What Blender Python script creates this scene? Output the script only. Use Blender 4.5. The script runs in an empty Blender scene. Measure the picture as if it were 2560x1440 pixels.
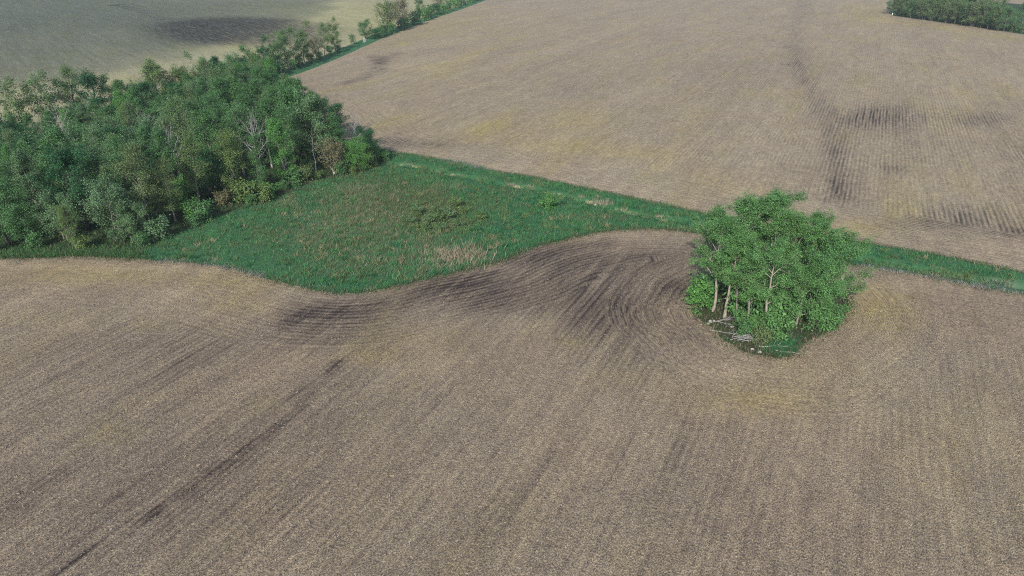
import bpy, math, random
import numpy as np
from mathutils import Vector
from mathutils.geometry import delaunay_2d_cdt

# ------------------------------------------------------------------ camera, sky, sun, exposure
S = bpy.context.scene
COL = S.collection
CAM_H, PITCH, FPX = 40.0, math.radians(26.7), 1706.67
cam = bpy.data.cameras.new('camera'); camo = bpy.data.objects.new('camera', cam); COL.objects.link(camo)
cam.sensor_width = 36; cam.lens = 24; cam.clip_end = 9000; cam.clip_start = 0.5
camo.location = (0, 0, CAM_H); camo.rotation_euler = (math.pi/2 - PITCH, 0, 0)
S.camera = camo

SUN_EL = math.radians(33)
SH = np.array([0.27, 0.963]); SH /= np.hypot(*SH)            # direction in which shadows fall on the ground
TO_SUN = Vector((-SH[0]*math.cos(SUN_EL), -SH[1]*math.cos(SUN_EL), math.sin(SUN_EL)))
W = bpy.data.worlds.new('World'); S.world = W; W.use_nodes = True
wn = W.node_tree.nodes; bg = wn['Background']
sky = wn.new('ShaderNodeTexSky'); sky.sky_type = 'NISHITA'; sky.sun_disc = False
sky.sun_elevation = SUN_EL; sky.sun_rotation = math.atan2(TO_SUN.x, TO_SUN.y)
W.node_tree.links.new(sky.outputs[0], bg.inputs[0]); bg.inputs[1].default_value = 0.15
sl = bpy.data.lights.new('sun', 'SUN'); sl.energy = 3.6; sl.angle = math.radians(0.6); sl.color = (1, 0.955, 0.89)
so = bpy.data.objects.new('sun', sl); COL.objects.link(so)
so.rotation_euler = (-TO_SUN).to_track_quat('-Z', 'Y').to_euler(); so.location = (0, -50, 120)
S.view_settings.view_transform = 'Standard'; S.view_settings.look = 'None'
S.view_settings.exposure = 0.30; S.view_settings.gamma = 1
S.render.engine = 'CYCLES'
S.cycles.max_bounces = 6; S.cycles.transparent_max_bounces = 16
S.cycles.use_adaptive_sampling = True
S.cycles.pixel_filter_type = 'BLACKMAN_HARRIS'; S.cycles.filter_width = 1.05
S.cycles.volume_bounces = 0
S.cycles.use_denoising = False

rng = np.random.default_rng(7)
random.seed(7)
# a cloud high up behind the camera; its shadow lies on the left-hand field
def build_cloud():
    import bmesh
    bm = bmesh.new(); bmesh.ops.create_icosphere(bm, subdivisions=5, radius=1)
    G0 = np.array([-330., 400.]); alt = 520.0
    outline = [(-180, 190), (-140, 190), (-100, 225), (-60, 262), (-45, 245), (-20, 215), (0, 203), (15, 215), (30, 240), (45, 270), (75, 330), (90, 340), (120, 330), (180, 190)]
    for v in bm.verts:
        x, y, z = v.co; phi = math.degrees(math.atan2(y, x)); rr = math.hypot(x, y)
        R = np.interp(phi, [o[0] for o in outline], [o[1] for o in outline])
        lump = 1+.05*math.sin(x*9+1)*math.sin(y*8)+.035*math.sin(x*19)*math.sin(y*17+2)
        v.co = (x*R*lump, y*R*lump, z*55*(1+.25*math.sin(x*7)*math.cos(y*6)))
    me = bpy.data.meshes.new('cloud'); bm.to_mesh(me); bm.free()
    m = bpy.data.materials.new('cloud_vapour'); m.use_nodes = True; t = m.node_tree; t.nodes.remove(t.nodes['Principled BSDF'])
    pv = t.nodes.new('ShaderNodeVolumePrincipled'); pv.inputs['Density'].default_value = .0125; pv.inputs['Color'].default_value = (.98, .98, .98, 1)
    t.links.new(pv.outputs[0], t.nodes['Material Output'].inputs['Volume']); me.materials.append(m)
    o = bpy.data.objects.new('cloud', me); COL.objects.link(o); c = G0-SH*alt/math.tan(SUN_EL); o.location = (c[0], c[1], alt)
    o['kind'] = 'structure'
build_cloud()

# ------------------------------------------------------------------ helpers
def P(px, py):
    """photo pixel (2560 wide) -> point on the level ground, as (x, y) metres"""
    cx = (px - 1280)/FPX; cy = (720 - py)/FPX
    dy = math.cos(PITCH) + cy*math.sin(PITCH); dz = -math.sin(PITCH) + cy*math.cos(PITCH)
    t = CAM_H/(-dz)
    return np.array([cx*t, dy*t])
def PP(l): return np.array([P(*q) for q in l])
def tag(o, label=None, cat=None, group=None, kind=None):
    if label: o['label'] = label
    if cat: o['category'] = cat
    if group: o['group'] = group
    if kind: o['kind'] = kind
    return o
def spline(pts, step):
    """Catmull-Rom through pts, resampled about every step metres"""
    p = np.asarray(pts, float); q = np.vstack([2*p[0]-p[1], p, 2*p[-1]-p[-2]]); out = []
    for i in range(1, len(q)-2):
        n = max(1, int(np.hypot(*(q[i+1]-q[i]))/step)); t = np.linspace(0, 1, n, endpoint=False)[:, None]
        a, b, c, d = q[i-1], q[i], q[i+1], q[i+2]
        out.append(0.5*((2*b) + (c-a)*t + (2*a-5*b+4*c-d)*t*t + (3*b-a-3*c+d)*t**3))
    return np.vstack(out + [p[-1:]])
def lin(pts, step):
    p = np.asarray(pts, float); out = []
    for i in range(len(p)-1):
        n = max(1, int(np.hypot(*(p[i+1]-p[i]))/step)); t = np.linspace(0, 1, n, endpoint=False)[:, None]
        out.append(p[i]+(p[i+1]-p[i])*t)
    return np.vstack(out + [p[-1:]])
def normals2(p):
    t = np.gradient(p, axis=0); t /= np.maximum(np.hypot(t[:, 0], t[:, 1]), 1e-9)[:, None]
    return np.stack([-t[:, 1], t[:, 0]], 1)
def rough(p, amp, seed):
    r = np.random.default_rng(seed); n = len(p)
    w = r.normal(size=n); w2 = np.convolve(r.normal(size=n+8), np.ones(9)/9, 'valid')*2.2
    j = amp*(0.45*w + w2); j[0] = j[-1] = 0
    return p + normals2(p)*j[:, None]
def offset(p, d): return p + normals2(p)*d
def inside(pts, poly):
    x, y = pts[:, 0], pts[:, 1]; r = np.zeros(len(pts), bool)
    bb = (x >= poly[:, 0].min()) & (x <= poly[:, 0].max()) & (y >= poly[:, 1].min()) & (y <= poly[:, 1].max())
    idx = np.nonzero(bb)[0]; xs, ys = x[idx], y[idx]; c = np.zeros(len(idx), bool)
    for i in range(len(poly)):
        x1, y1 = poly[i-1]; x2, y2 = poly[i]
        if y1 == y2: continue
        m = ((y1 > ys) != (y2 > ys)) & (xs < (x2-x1)*(ys-y1)/(y2-y1)+x1)
        c ^= m
    r[idx] = c
    return r
def dist_line(pts, line):
    """distance to a polyline, and the side (positive on the left of its direction)"""
    best = np.full(len(pts), 1e18); side = np.zeros(len(pts))
    for i in range(len(line)-1):
        a, b = line[i], line[i+1]; ab = b-a; L2 = ab@ab
        if L2 < 1e-12: continue
        ap = pts-a; t = np.clip((ap@ab)/L2, 0, 1); d = ap-t[:, None]*ab
        d2 = (d*d).sum(1); m = d2 < best
        best[m] = d2[m]; side[m] = np.sign(ab[0]*ap[m, 1]-ab[1]*ap[m, 0])
    return np.sqrt(best), side

# ------------------------------------------------------------------ outlines on the ground (from points of the photo)
L_px = [(-500, 662), (-200, 655), (0, 648), (120, 645), (240, 642), (350, 645), (400, 652), (480, 660), (560, 668), (640, 690), (720, 710),
        (790, 727), (850, 735), (905, 733), (960, 722), (1020, 708), (1100, 690), (1180, 672), (1240, 655), (1300, 630), (1380, 605),
        (1450, 588), (1520, 577), (1600, 573), (1680, 574), (1760, 584), (1850, 602), (1980, 632), (2080, 652), (2150, 665),
        (2240, 680), (2330, 697), (2420, 715), (2560, 737), (2800, 775)]
U_px = [(940, 373), (1000, 383), (1080, 395), (1160, 408), (1240, 428), (1340, 445), (1460, 470), (1560, 490), (1660, 512),
        (1735, 528), (1850, 550), (1980, 575), (2110, 600), (2240, 620), (2380, 645), (2560, 682), (2800, 730)]
GF_px = [(345, 645), (375, 618), (540, 543), (690, 492), (760, 457), (900, 434), (955, 402), (940, 373)]   # grove / meadow
GB_px = [(940, 373), (870, 350), (790, 320), (720, 268), (665, 212)]                                    # grove / far field
GL_px = [(600, 212), (545, 228), (400, 290), (260, 322), (60, 345), (-150, 360), (-500, 385)]            # grove / left field
HR_px = [(665, 212), (780, 172), (880, 130), (960, 95), (1060, 55), (1215, 0)]
L0 = rough(spline(PP(L_px), 0.7), 0.26, 1)
U0 = rough(spline(PP(U_px), 0.7), 0.13, 2)
GF = rough(spline(PP(GF_px), 0.9), 0.3, 3)
GB = rough(spline(PP(GB_px), 0.9), 0.3, 4)
GL = rough(spline(PP(GL_px), 0.9), 0.3, 5)
hr = PP(HR_px); hd = (hr[-1]-hr[0])/np.hypot(*(hr[-1]-hr[0])); hr = np.vstack([hr, hr[-1]+hd*900])
HR = rough(spline(hr, 1.5), 0.22, 6)
HL = rough(offset(spline(hr, 1.5), 8.0), 0.25, 8)
HL[0] = GL[0]
WOOD0 = lin(PP([(2232, 40), (2300, 49), (2400, 62), (2560, 86), (2900, 140)]), 1.2)
wc = WOOD0[0]; WOODL = lin([wc, wc+(P(2240, 0)-wc)*1.5], 2)
ISL = PP([(1742, 790), (1775, 815), (1810, 850), (1860, 878), (1930, 893), (1985, 890), (2010, 860), (2060, 835), (2105, 800),
          (2120, 760), (2095, 715), (2030, 690), (1930, 680), (1850, 690), (1790, 715), (1752, 750)])
ISL = rough(spline(np.vstack([ISL, ISL[:1]]), 0.5), 0.16, 9)
k = int(np.argmin(((L0-GF[0])**2).sum(1))); GF[0] = L0[k]
MEADOW = np.vstack([L0[k:], U0[::-1], GF[::-1]])
GROVE = np.vstack([L0[:k+1], GF[1:], GB[1:], GL])
HEDGE = np.vstack([HR, HL[::-1]])
WOOD = np.vstack([WOOD0, [WOOD0[-1]+(WOODL[-1]-wc)*1.2], WOODL[::-1]])
BIG = 4200.0
NEARP = np.vstack([[(-BIG, L0[0, 1])], L0, [(BIG, L0[-1, 1]-900)], [(BIG, -BIG)], [(-BIG, -BIG)]])
FARP = np.vstack([U0, [(BIG, U0[-1, 1]-900)], [(BIG, BIG)], [HR[-1]+hd*BIG], HR[::-1], GB[::-1]])

# ditch through the grass, then on beside the right-hand field
DITCH = spline(PP([(975, 409), (1010, 412), (1060, 419), (1100, 431), (1150, 440), (1210, 450), (1270, 463), (1330, 470), (1380, 482), (1440, 497), (1500, 512),
                   (1545, 523), (1590, 532), (1630, 541), (1670, 546), (1760, 562), (1900, 592), (2040, 622), (2140, 646), (2250, 667), (2350, 683),
                   (2460, 702), (2560, 720), (2800, 762)]), 0.6)
DITCH = rough(DITCH, 0.18, 11)

# ------------------------------------------------------------------ soil maps: blobs and strokes placed on the ground
def blob(pts, px, py, rx, ry, amt, flat=False):
    c = P(px, py); a = (P(px+rx, py)-P(px-rx, py))/2; b = (P(px, py-ry)-P(px, py+ry))/2
    M = np.linalg.inv(np.stack([a, b], 1)); q = (pts-c)@M.T; r2 = (q*q).sum(1)
    return amt*np.exp(-r2**3) if flat else amt*np.exp(-r2)
def stroke(pts, pix, w, amt):
    d, _ = dist_line(pts, lin(PP(pix), 4)); return amt*np.exp(-(d/w)**2)
DARK = [('b', 850, 790, 140, 38, .55), ('b', 800, 850, 140, 35, .3), ('b', 1130, 708, 130, 30, .5), ('b', 1390, 648, 140, 38, .46),
        ('s', [(740, 800), (850, 770), (1000, 752), (1110, 715), (1220, 690)], 2.2, .4), ('s', [(1290, 650), (1400, 622), (1520, 603)], 1.5, .4),
        ('b', 1470, 715, 170, 62, .50), ('b', 1685, 718, 60, 26, .5), ('b', 1520, 790, 130, 70, .42), ('b', 1200, 745, 120, 38, .42), ('b', 1620, 645, 110, 32, .38),
        ('b', 1600, 900, 140, 80, .16), ('b', 470, 860, 200, 50, .18), ('b', 250, 900, 300, 90, .16), ('b', 300, 1150, 650, 250, .14),
        ('b', 1200, 1280, 1000, 260, .12), ('b', 1740, 840, 40, 40, .15), ('b', 2300, 1350, 400, 150, .05),
        ('s', [(850, 905), (700, 1050), (480, 1230), (270, 1350), (60, 1500)], 0.5, .50), ('s', [(840, 920), (640, 1090), (420, 1260), (150, 1440)], 4, .07),
        ('s', [(1740, 1050), (1690, 1170)], 0.6, .22), ('s', [(500, 870), (400, 950)], .6, .2), ('s', [(180, 1180), (20, 1290)], 1.2, .2),
        ('b', 2215, 288, 105, 26, .44), ('b', 2160, 300, 45, 26, .3), ('b', 2445, 297, 62, 15, .36), ('b', 2420, 540, 150, 26, .34), ('b', 2530, 578, 70, 18, .42), ('b', 2330, 560, 100, 16, .3),
        ('b', 2098, 470, 30, 34, .32), ('b', 2085, 400, 25, 50, .2), ('s', [(1990, 160), (2030, 230), (2070, 300), (2095, 390), (2105, 500)], 3.2, .22), ('s', [(2010, 0), (1985, 90), (1990, 160)], 4, .2),
        ('s', [(935, 138), (952, 158), (945, 178), (900, 198), (860, 210)], 2.0, .5), ('s', [(945, 158), (992, 132)], 1.6, .4),
        ('b', 1050, 362, 110, 7, .4), ('b', 980, 352, 70, 6, .4), ('b', 1900, 180, 160, 60, .08), ('b', 1500, 190, 300, 60, .06),
        ('b', 2320, 340, 200, 60, .10), ('b', 2230, 420, 30, 12, .3), ('b', 2550, 380, 40, 40, .2),
        ('f', 598, 72, 226, 34, 1.0), ('s', [(290, 12), (340, 27), (405, 48)], 1.5, .6), ('f', 290, 12, 10, 3.2, .9), ('b', 480, 60, 120, 18, .2),
        ('b', 100, 250, 200, 12, .15)]
YEL = [('b', 930, 890, 60, 20, .7), ('b', 1430, 855, 45, 15, .6), ('b', 1900, 1000, 170, 38, .65), ('b', 2190, 765, 90, 60, .75), ('b', 250, 690, 260, 26, .55),
       ('b', 590, 705, 120, 28, .5), ('b', 600, 760, 110, 30, .4), ('b', 380, 812, 40, 12, .5), ('b', 665, 1010, 40, 15, .4), ('b', 100, 800, 130, 20, .3),
       ('b', 280, 1085, 60, 25, .4), ('b', 1000, 850, 160, 40, .3), ('b', 1600, 940, 90, 30, .25), ('b', 2000, 920, 120, 40, .3),
       ('b', 1230, 320, 70, 25, .6), ('b', 1440, 300, 80, 35, .6), ('b', 1400, 365, 150, 22, .55), ('b', 1600, 385, 130, 20, .45), ('b', 1760, 445, 90, 25, .35),
       ('s', [(1000, 112), (1100, 80), (1240, 25)], 2.2, .6), ('s', [(1090, 190), (1200, 130), (1300, 90)], 4, .35), ('s', [(1180, 350), (1300, 270)], 2.5, .4),
       ('b', 2150, 572, 75, 24, .65), ('b', 2165, 30, 60, 26, .5), ('s', [(2190, 50), (2300, 60), (2560, 102)], 9, .5), ('b', 1000, 300, 120, 25, .3),
       ('b', 1100, 175, 120, 25, .25), ('b', 1000, 60, 260, 30, .35), ('b', 800, 20, 250, 20, .35), ('b', 2420, 250, 60, 40, .2), ('b', 1800, 480, 120, 20, .25), ('b', 620, 120, 100, 12, .4)]
PALE = [('b', 430, 735, 45, 15, .6), ('b', 190, 815, 60, 15, .5), ('b', 1090, 910, 60, 25, .55), ('b', 1340, 812, 60, 22, .6), ('b', 1850, 925, 140, 18, .5),
        ('b', 150, 668, 280, 10, .5), ('b', 1560, 590, 120, 8, .3), ('b', 2300, 712, 160, 8, .4), ('b', 480, 672, 90, 8, .5), ('b', 2100, 1050, 500, 160, .12), ('b', 1300, 420, 300, 12, .3)]
def soil(pts, spec):
    o = np.zeros(len(pts))
    for s in spec:
        if s[0] == 's': v = stroke(pts, *s[1:])
        else: v = blob(pts, *s[1:], flat=s[0] == 'f')
        o = o + v*(1-o*0.5)
    return np.clip(o, 0, 1)
# meadow: straw-coloured dead grass, olive growth, brownish spots
TAN = [('b', 900, 540, 170, 70, .45), ('b', 900, 470, 60, 20, .5), ('b', 1140, 636, 70, 22, .6), ('b', 1190, 640, 40, 15, .6), ('b', 960, 655, 170, 40, .35), ('b', 780, 600, 60, 40, .3), ('b', 1060, 600, 60, 30, .3),
       ('b', 1270, 600, 90, 14, .25), ('b', 1560, 548, 100, 8, .35), ('b', 1420, 545, 60, 10, .3), ('b', 720, 500, 30, 20, .4), ('b', 2300, 690, 200, 10, .25), ('b', 1130, 470, 60, 14, .25), ('b', 1640, 570, 160, 5, .4), ('b', 1200, 670, 120, 8, .4), ('b', 950, 724, 160, 7, .4)]
OLI = [('b', 950, 520, 240, 80, .45), ('b', 880, 610, 160, 50, .3), ('b', 1090, 530, 100, 40, .8), ('b', 1000, 500, 160, 50, .5), ('b', 1280, 480, 60, 14, .4), ('b', 1500, 540, 120, 12, .4), ('b', 640, 600, 90, 50, .35), ('b', 980, 440, 90, 15, .4), ('b', 2350, 690, 150, 14, .7), ('b', 2200, 665, 60, 8, .5), ('b', 850, 680, 120, 30, .3)]
GREY = [('s', [(395, 655), (480, 663), (560, 671), (650, 692)], 0.6, .6), ('s', [(1105, 398), (1170, 411), (1235, 425)], 0.8, .7), ('s', [(2170, 668), (2250, 682), (2370, 703), (2480, 722), (2560, 735)], 0.7, .6), ('b', 2480, 710, 70, 10, .5)]

# ------------------------------------------------------------------ ground mesh: one triangulation, cut into fields, meadow, grove floor and so on
def grid(x0, x1, y0, y1, s, j=0.3):
    X, Y = np.meshgrid(np.arange(x0, x1, s), np.arange(y0, y1, s)); p = np.stack([X.ravel(), Y.ravel()], 1)
    return p + rng.uniform(-j, j, p.shape)*s
pts = [grid(-100, 100, 24, 150, 1.5)]
def ring(g, x0, x1, y0, y1): return g[~((g[:, 0] > x0) & (g[:, 0] < x1) & (g[:, 1] > y0) & (g[:, 1] < y1))]
pts.append(ring(grid(-200, 240, 0, 310, 3.2), -99, 99, 25, 149))
pts.append(ring(grid(-560, 560, -60, 700, 7), -198, 238, 2, 308))
pts.append(ring(grid(-4000, 4000, -1500, 4100, 130), -550, 550, -55, 690))
pts = np.vstack(pts)
lines = [L0, U0, GF, GB, GL, HR, HL, WOOD0, WOODL, ISL, np.vstack([[(-BIG+300, L0[0, 1])], L0[:1]]), np.vstack([L0[-1:], U0[-1:]]), np.vstack([GL[-1:], L0[:1]])]
for o_ in (-1.0, -0.35, 0.25, 0.65): lines.append(offset(DITCH, o_))
lines.append(offset(DITCH, .42))
alln = np.vstack(lines); cell = set(map(tuple, np.floor(alln/0.6).astype(int)))
keep = [not any((a+i, b+j_) in cell for i in (-1, 0, 1) for j_ in (-1, 0, 1)) for a, b in np.floor(pts/0.6).astype(int)]
pts = pts[np.array(keep)]
V, E = [Vector(p) for p in pts], []
for l in lines:
    n0 = len(V); V += [Vector(p) for p in l]; E += [(n0+i, n0+i+1) for i in range(len(l)-1)]
res = delaunay_2d_cdt(V, E, [], 0, 1e-4)
GV = np.array([(v.x, v.y) for v in res[0]]); GT = np.array(res[2])
a_, b_, c_ = GV[GT[:, 0]], GV[GT[:, 1]], GV[GT[:, 2]]
ar = (b_[:, 0]-a_[:, 0])*(c_[:, 1]-a_[:, 1])-(b_[:, 1]-a_[:, 1])*(c_[:, 0]-a_[:, 0])
GT[ar < 0] = GT[ar < 0][:, ::-1]
cen = (a_+b_+c_)/3
reg = np.full(len(GT), 2)                                   # 2 = left field
reg[inside(cen, FARP)] = 1; reg[inside(cen, NEARP)] = 0
for i, poly in ((3, MEADOW), (4, GROVE), (5, HEDGE), (6, WOOD), (7, ISL)): reg[inside(cen, poly)] = i
dD, sD = dist_line(GV, DITCH); sd = dD*np.where(sD > 0, 1, -1)
Z = 0.10*np.sin(GV[:, 0]*.043+1)*np.sin(GV[:, 1]*.051)+0.04*np.sin(GV[:, 0]*.21)*np.sin(GV[:, 1]*.17+2)
Z *= np.clip((900-np.hypot(GV[:, 0], GV[:, 1]))/300, 0, 1)
prof = np.interp(sd, [-1.3, -1.0, -0.35, 0.25, 0.65, 1.2], [0, 0.05, -0.45, -0.5, 0.12, 0])
Z = Z + prof
DARKV, YELV, PALEV = soil(GV, DARK), soil(GV, YEL), soil(GV, PALE)
TANV, OLIV, GREYV = soil(GV, TAN), soil(GV, OLI), soil(GV, GREY)
BSEG = list(zip(*sorted([(P(*q)[0], w) for q, w in [((975, 409), .2), ((1000, 411), 1), ((1050, 416), .9), ((1062, 420), .1), ((1085, 427), .9), ((1100, 431), .7), ((1120, 434), .1), ((1135, 437), .9), ((1165, 443), .8), ((1180, 446), .2),
    ((1262, 461), .2), ((1270, 463), 1), ((1335, 470), 1), ((1345, 473), .2), ((1365, 478), .7), ((1410, 488), .6), ((1480, 507), .9), ((1515, 514), 1), ((1525, 517), .1), ((1535, 520), .9), ((1590, 532), .9), ((1600, 534), .2), ((1630, 541), .8), ((1670, 546), .9), ((1690, 550), .1), ((2560, 720), .1)]])))
bankseg = np.interp(GV[:, 0], *BSEG)
BANK = np.where((sd > 0.2) & (sd < 0.6), 1.0, 0.0)*bankseg*np.clip(.25+.9*np.sin(GV[:, 0]*1.7)*np.sin(GV[:, 0]*.73+1), 0, 1)
AZ = math.radians(26.5); rd = np.array([math.sin(AZ), math.cos(AZ)]); rp = np.array([math.cos(AZ), -math.sin(AZ)])
ld = P(405, 48)-P(290, 12); ld /= np.hypot(*ld); lp = np.array([ld[1], -ld[0]])
dL, _ = dist_line(GV, L0[::3]); dI, _ = dist_line(GV, ISL[::3]); dU, _ = dist_line(GV, np.vstack([GB[::3], U0[::3]])); dH, _ = dist_line(GV, HL[::3]); dW, _ = dist_line(GV, WOOD0[::3])
def sstep(x, a, b): t = np.clip((x-a)/(b-a), 0, 1); return t*t*(3-2*t)
def ground_obj(name, ids, mat, attrs):
    f = GT[np.isin(reg, ids)]; used, inv = np.unique(f, return_inverse=True); f = inv.reshape(-1, 3)
    me = bpy.data.meshes.new(name); me.vertices.add(len(used))
    me.vertices.foreach_set('co', np.column_stack([GV[used], Z[used]]).astype('f').ravel())
    me.loops.add(f.size); me.loops.foreach_set('vertex_index', f.ravel().astype('i'))
    me.polygons.add(len(f)); me.polygons.foreach_set('loop_start', np.arange(0, f.size, 3, dtype='i'))
    me.update(calc_edges=True)
    me.polygons.foreach_set('use_smooth', np.ones(len(f), bool))
    for an, (x, y, z) in attrs.items():
        at = me.attributes.new(an, 'FLOAT_VECTOR', 'POINT'); at.data.foreach_set('vector', np.column_stack([x[used], y[used], z[used]]).astype('f').ravel())
    me.materials.append(mat); o = bpy.data.objects.new(name, me); COL.objects.link(o); o['kind'] = 'structure'
    return o

# ------------------------------------------------------------------ node helpers
class NT:
    def __init__(s, name):
        s.m = bpy.data.materials.new(name); s.m.use_nodes = True; s.t = s.m.node_tree; s.b = s.t.nodes['Principled BSDF']; s.out = s.t.nodes['Material Output']
    def n(s, t, **kw):
        x = s.t.nodes.new(t)
        for k_, v in kw.items(): setattr(x, k_, v)
        return x
    def put(s, sock, v):
        if isinstance(v, bpy.types.NodeSocket): s.t.links.new(v, sock)
        elif v is not None: sock.default_value = v
    def math(s, op, a, b=None, c=None):
        x = s.n('ShaderNodeMath', operation=op); s.put(x.inputs[0], a); s.put(x.inputs[1], b)
        if c is not None: s.put(x.inputs[2], c)
        return x.outputs[0]
    def mix(s, f, a, b, blend='MIX'):
        x = s.n('ShaderNodeMix', data_type='RGBA', blend_type=blend); s.put(x.inputs[0], f); s.put(x.inputs[6], a); s.put(x.inputs[7], b); return x.outputs[2]
    def mixf(s, f, a, b):
        x = s.n('ShaderNodeMix', data_type='FLOAT'); s.put(x.inputs[0], f); s.put(x.inputs[2], a); s.put(x.inputs[3], b); return x.outputs[0]
    def noise(s, vec, scale, detail=2.0, rough=0.5):
        x = s.n('ShaderNodeTexNoise'); s.put(x.inputs['Vector'], vec); x.inputs['Scale'].default_value = scale; x.inputs['Detail'].default_value = detail; x.inputs['Roughness'].default_value = rough; return x.outputs[0]
    def comb(s, x, y, z=0.0):
        c = s.n('ShaderNodeCombineXYZ'); s.put(c.inputs[0], x); s.put(c.inputs[1], y); s.put(c.inputs[2], z); return c.outputs[0]
    def attr(s, name):
        a = s.n('ShaderNodeAttribute', attribute_name=name); x = s.n('ShaderNodeSeparateXYZ'); s.t.links.new(a.outputs['Vector'], x.inputs[0]); return x.outputs
    def ramp(s, f, stops):
        r = s.n('ShaderNodeValToRGB'); s.put(r.inputs[0], f); e = r.color_ramp.elements
        while len(e) < len(stops): e.new(0.5)
        for el, (p, c) in zip(e, stops): el.position = p; el.color = (*c, 1)
        return r.outputs[0]
    def bump(s, h, strength, dist):
        b = s.n('ShaderNodeBump'); b.inputs['Strength'].default_value = strength; b.inputs['Distance'].default_value = dist; s.put(b.inputs['Height'], h); s.t.links.new(b.outputs[0], s.b.inputs['Normal'])

def field_mat(name, straw, mid, soilc, period=0.76, row_amp=0.10, fleck=1.0, base=0.60, stk=.35, coarse=.35, ywide=.5, dstripe=-.5):
    T = NT(name); pos = T.n('ShaderNodeNewGeometry').outputs['Position']
    us, uh, mk = T.attr('rows'); dk, yl, pl = T.attr('soil'); vs = T.attr('along')[0]
    wob = T.math('MULTIPLY', T.math('SUBTRACT', T.noise(pos, 0.10, 2), .5), 0.5)
    mk = T.math('MULTIPLY_ADD', T.math('SUBTRACT', T.noise(pos, 0.12, 3), .5), 0.9, mk)
    mk = T.math('MULTIPLY_ADD', T.math('SUBTRACT', mk, .5), 4.0, .5); mk = T.math('MINIMUM', T.math('MAXIMUM', mk, 0.0), 1.0)
    def stripes(u):
        return T.math('SINE', T.math('MULTIPLY', T.math('ADD', u, wob), 2*math.pi/period))
    st = T.mixf(mk, stripes(us), stripes(uh))
    stripe0 = st
    rowvar = T.noise(pos, 0.09, 3)                           # rows stand out in some places, not in others
    st = T.math('MULTIPLY', st, T.math('MAXIMUM', T.math('MULTIPLY_ADD', rowvar, 3.2, -1.15), 0.05))
    st = T.math('MULTIPLY', st, T.math('MULTIPLY_ADD', T.noise(pos, 0.9, 2), 2.0, -.2))
    str_s = T.noise(T.comb(T.math('MULTIPLY', us, 0.55), T.math('MULTIPLY', vs, 0.018)), 1.0, 4, 0.65)
    sep = T.n('ShaderNodeSeparateXYZ'); T.put(sep.inputs[0], pos)
    str_h = T.noise(T.comb(T.math('MULTIPLY', uh, 0.8), T.math('MULTIPLY', sep.outputs[0], 0.035)), 1.0, 4, 0.65)
    streak = T.mixf(mk, str_s, str_h)
    # crop residue flecks lie roughly along the rows
    fv = T.comb(T.math('MULTIPLY', us, 9.0), T.math('MULTIPLY', vs, 5.0)); fh = T.comb(T.math('MULTIPLY', uh, 9.0), T.math('MULTIPLY', sep.outputs[0], 4.5))
    f1 = T.mixf(mk, T.noise(fv, 1.0, 2, .6), T.noise(fh, 1.0, 2, .6))
    f2 = T.noise(pos, 1.7, 3, .6); big = T.noise(T.comb(T.math('MULTIPLY', us, 0.07), T.math('MULTIPLY', vs, 0.016)), 1.0, 5, .65); med = T.noise(T.comb(T.math('MULTIPLY', us, 0.42), T.math('MULTIPLY', vs, 0.10)), 1.0, 4, .65)
    f3 = T.mixf(mk, T.noise(T.comb(T.math('MULTIPLY', us, 1.5), T.math('MULTIPLY', vs, 0.40)), 1.0, 3, .75), T.noise(T.comb(T.math('MULTIPLY', uh, 1.5), T.math('MULTIPLY', sep.outputs[0], 0.4)), 1.0, 3, .75))
    c = T.math('MULTIPLY_ADD', st, row_amp, base)
    c = T.math('MULTIPLY_ADD', T.math('SUBTRACT', f1, .5), 1.7*fleck, c)
    c = T.math('MULTIPLY_ADD', T.math('SUBTRACT', f2, .5), 0.55*fleck, c)
    c = T.math('MULTIPLY_ADD', T.math('SUBTRACT', streak, .5), stk, c)
    c = T.math('MULTIPLY_ADD', T.math('SUBTRACT', f3, .5), coarse, c)
    c = T.math('MULTIPLY_ADD', T.math('SUBTRACT', med, .5), 0.40, c)
    c = T.math('MULTIPLY_ADD', T.math('SUBTRACT', big, .5), 0.35, c)
    dkn = T.math('MULTIPLY', dk, T.math('MULTIPLY_ADD', med, 1.0, .5))
    s2a = T.noise(T.comb(T.math('MULTIPLY', us, 1.25), T.math('MULTIPLY', vs, 0.07)), 1.0, 3, 0.6)
    s2b = T.noise(T.comb(T.math('MULTIPLY', uh, 1.4), T.math('MULTIPLY', sep.outputs[0], 0.14)), 1.0, 3, 0.6)
    s2 = T.mixf(T.math('MULTIPLY_ADD', mk, .40, .12), s2a, s2b)
    s2 = T.math('MULTIPLY_ADD', T.math('SUBTRACT', s2, .5), 1.25, .5)
    dkn = T.math('MULTIPLY', dkn, T.math('MAXIMUM', T.math('MULTIPLY_ADD', s2, 3.6, -.85), .15))
    dkn = T.math('MULTIPLY', dkn, T.math('MULTIPLY_ADD', stripe0, dstripe, 1.0))
    ln = T.noise(T.comb(T.math('MULTIPLY', us, 1.75), T.math('MULTIPLY', vs, 0.035)), 1.0, 2, .5)
    ln = T.math('MAXIMUM', T.math('MULTIPLY_ADD', ln, 6.0, -3.85), 0.0); ln = T.math('MULTIPLY', ln, T.math('SUBTRACT', 1.0, mk))
    c = T.math('MULTIPLY_ADD', ln, -0.18, c)
    c = T.math('MULTIPLY_ADD', dkn, -0.64, c)
    c = T.math('MULTIPLY_ADD', pl, 0.22, c); c = T.math('MULTIPLY_ADD', yl, 0.06, c)
    col = T.ramp(c, [(0.0, soilc), (0.42, mid), (0.78, straw), (1.0, tuple(min(.8, v*1.5) for v in straw))])
    yw = T.noise(T.comb(T.math('MULTIPLY_ADD', us, 0.11, 7.3), T.math('MULTIPLY', vs, 0.025)), 1.0, 4, .6)
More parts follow.
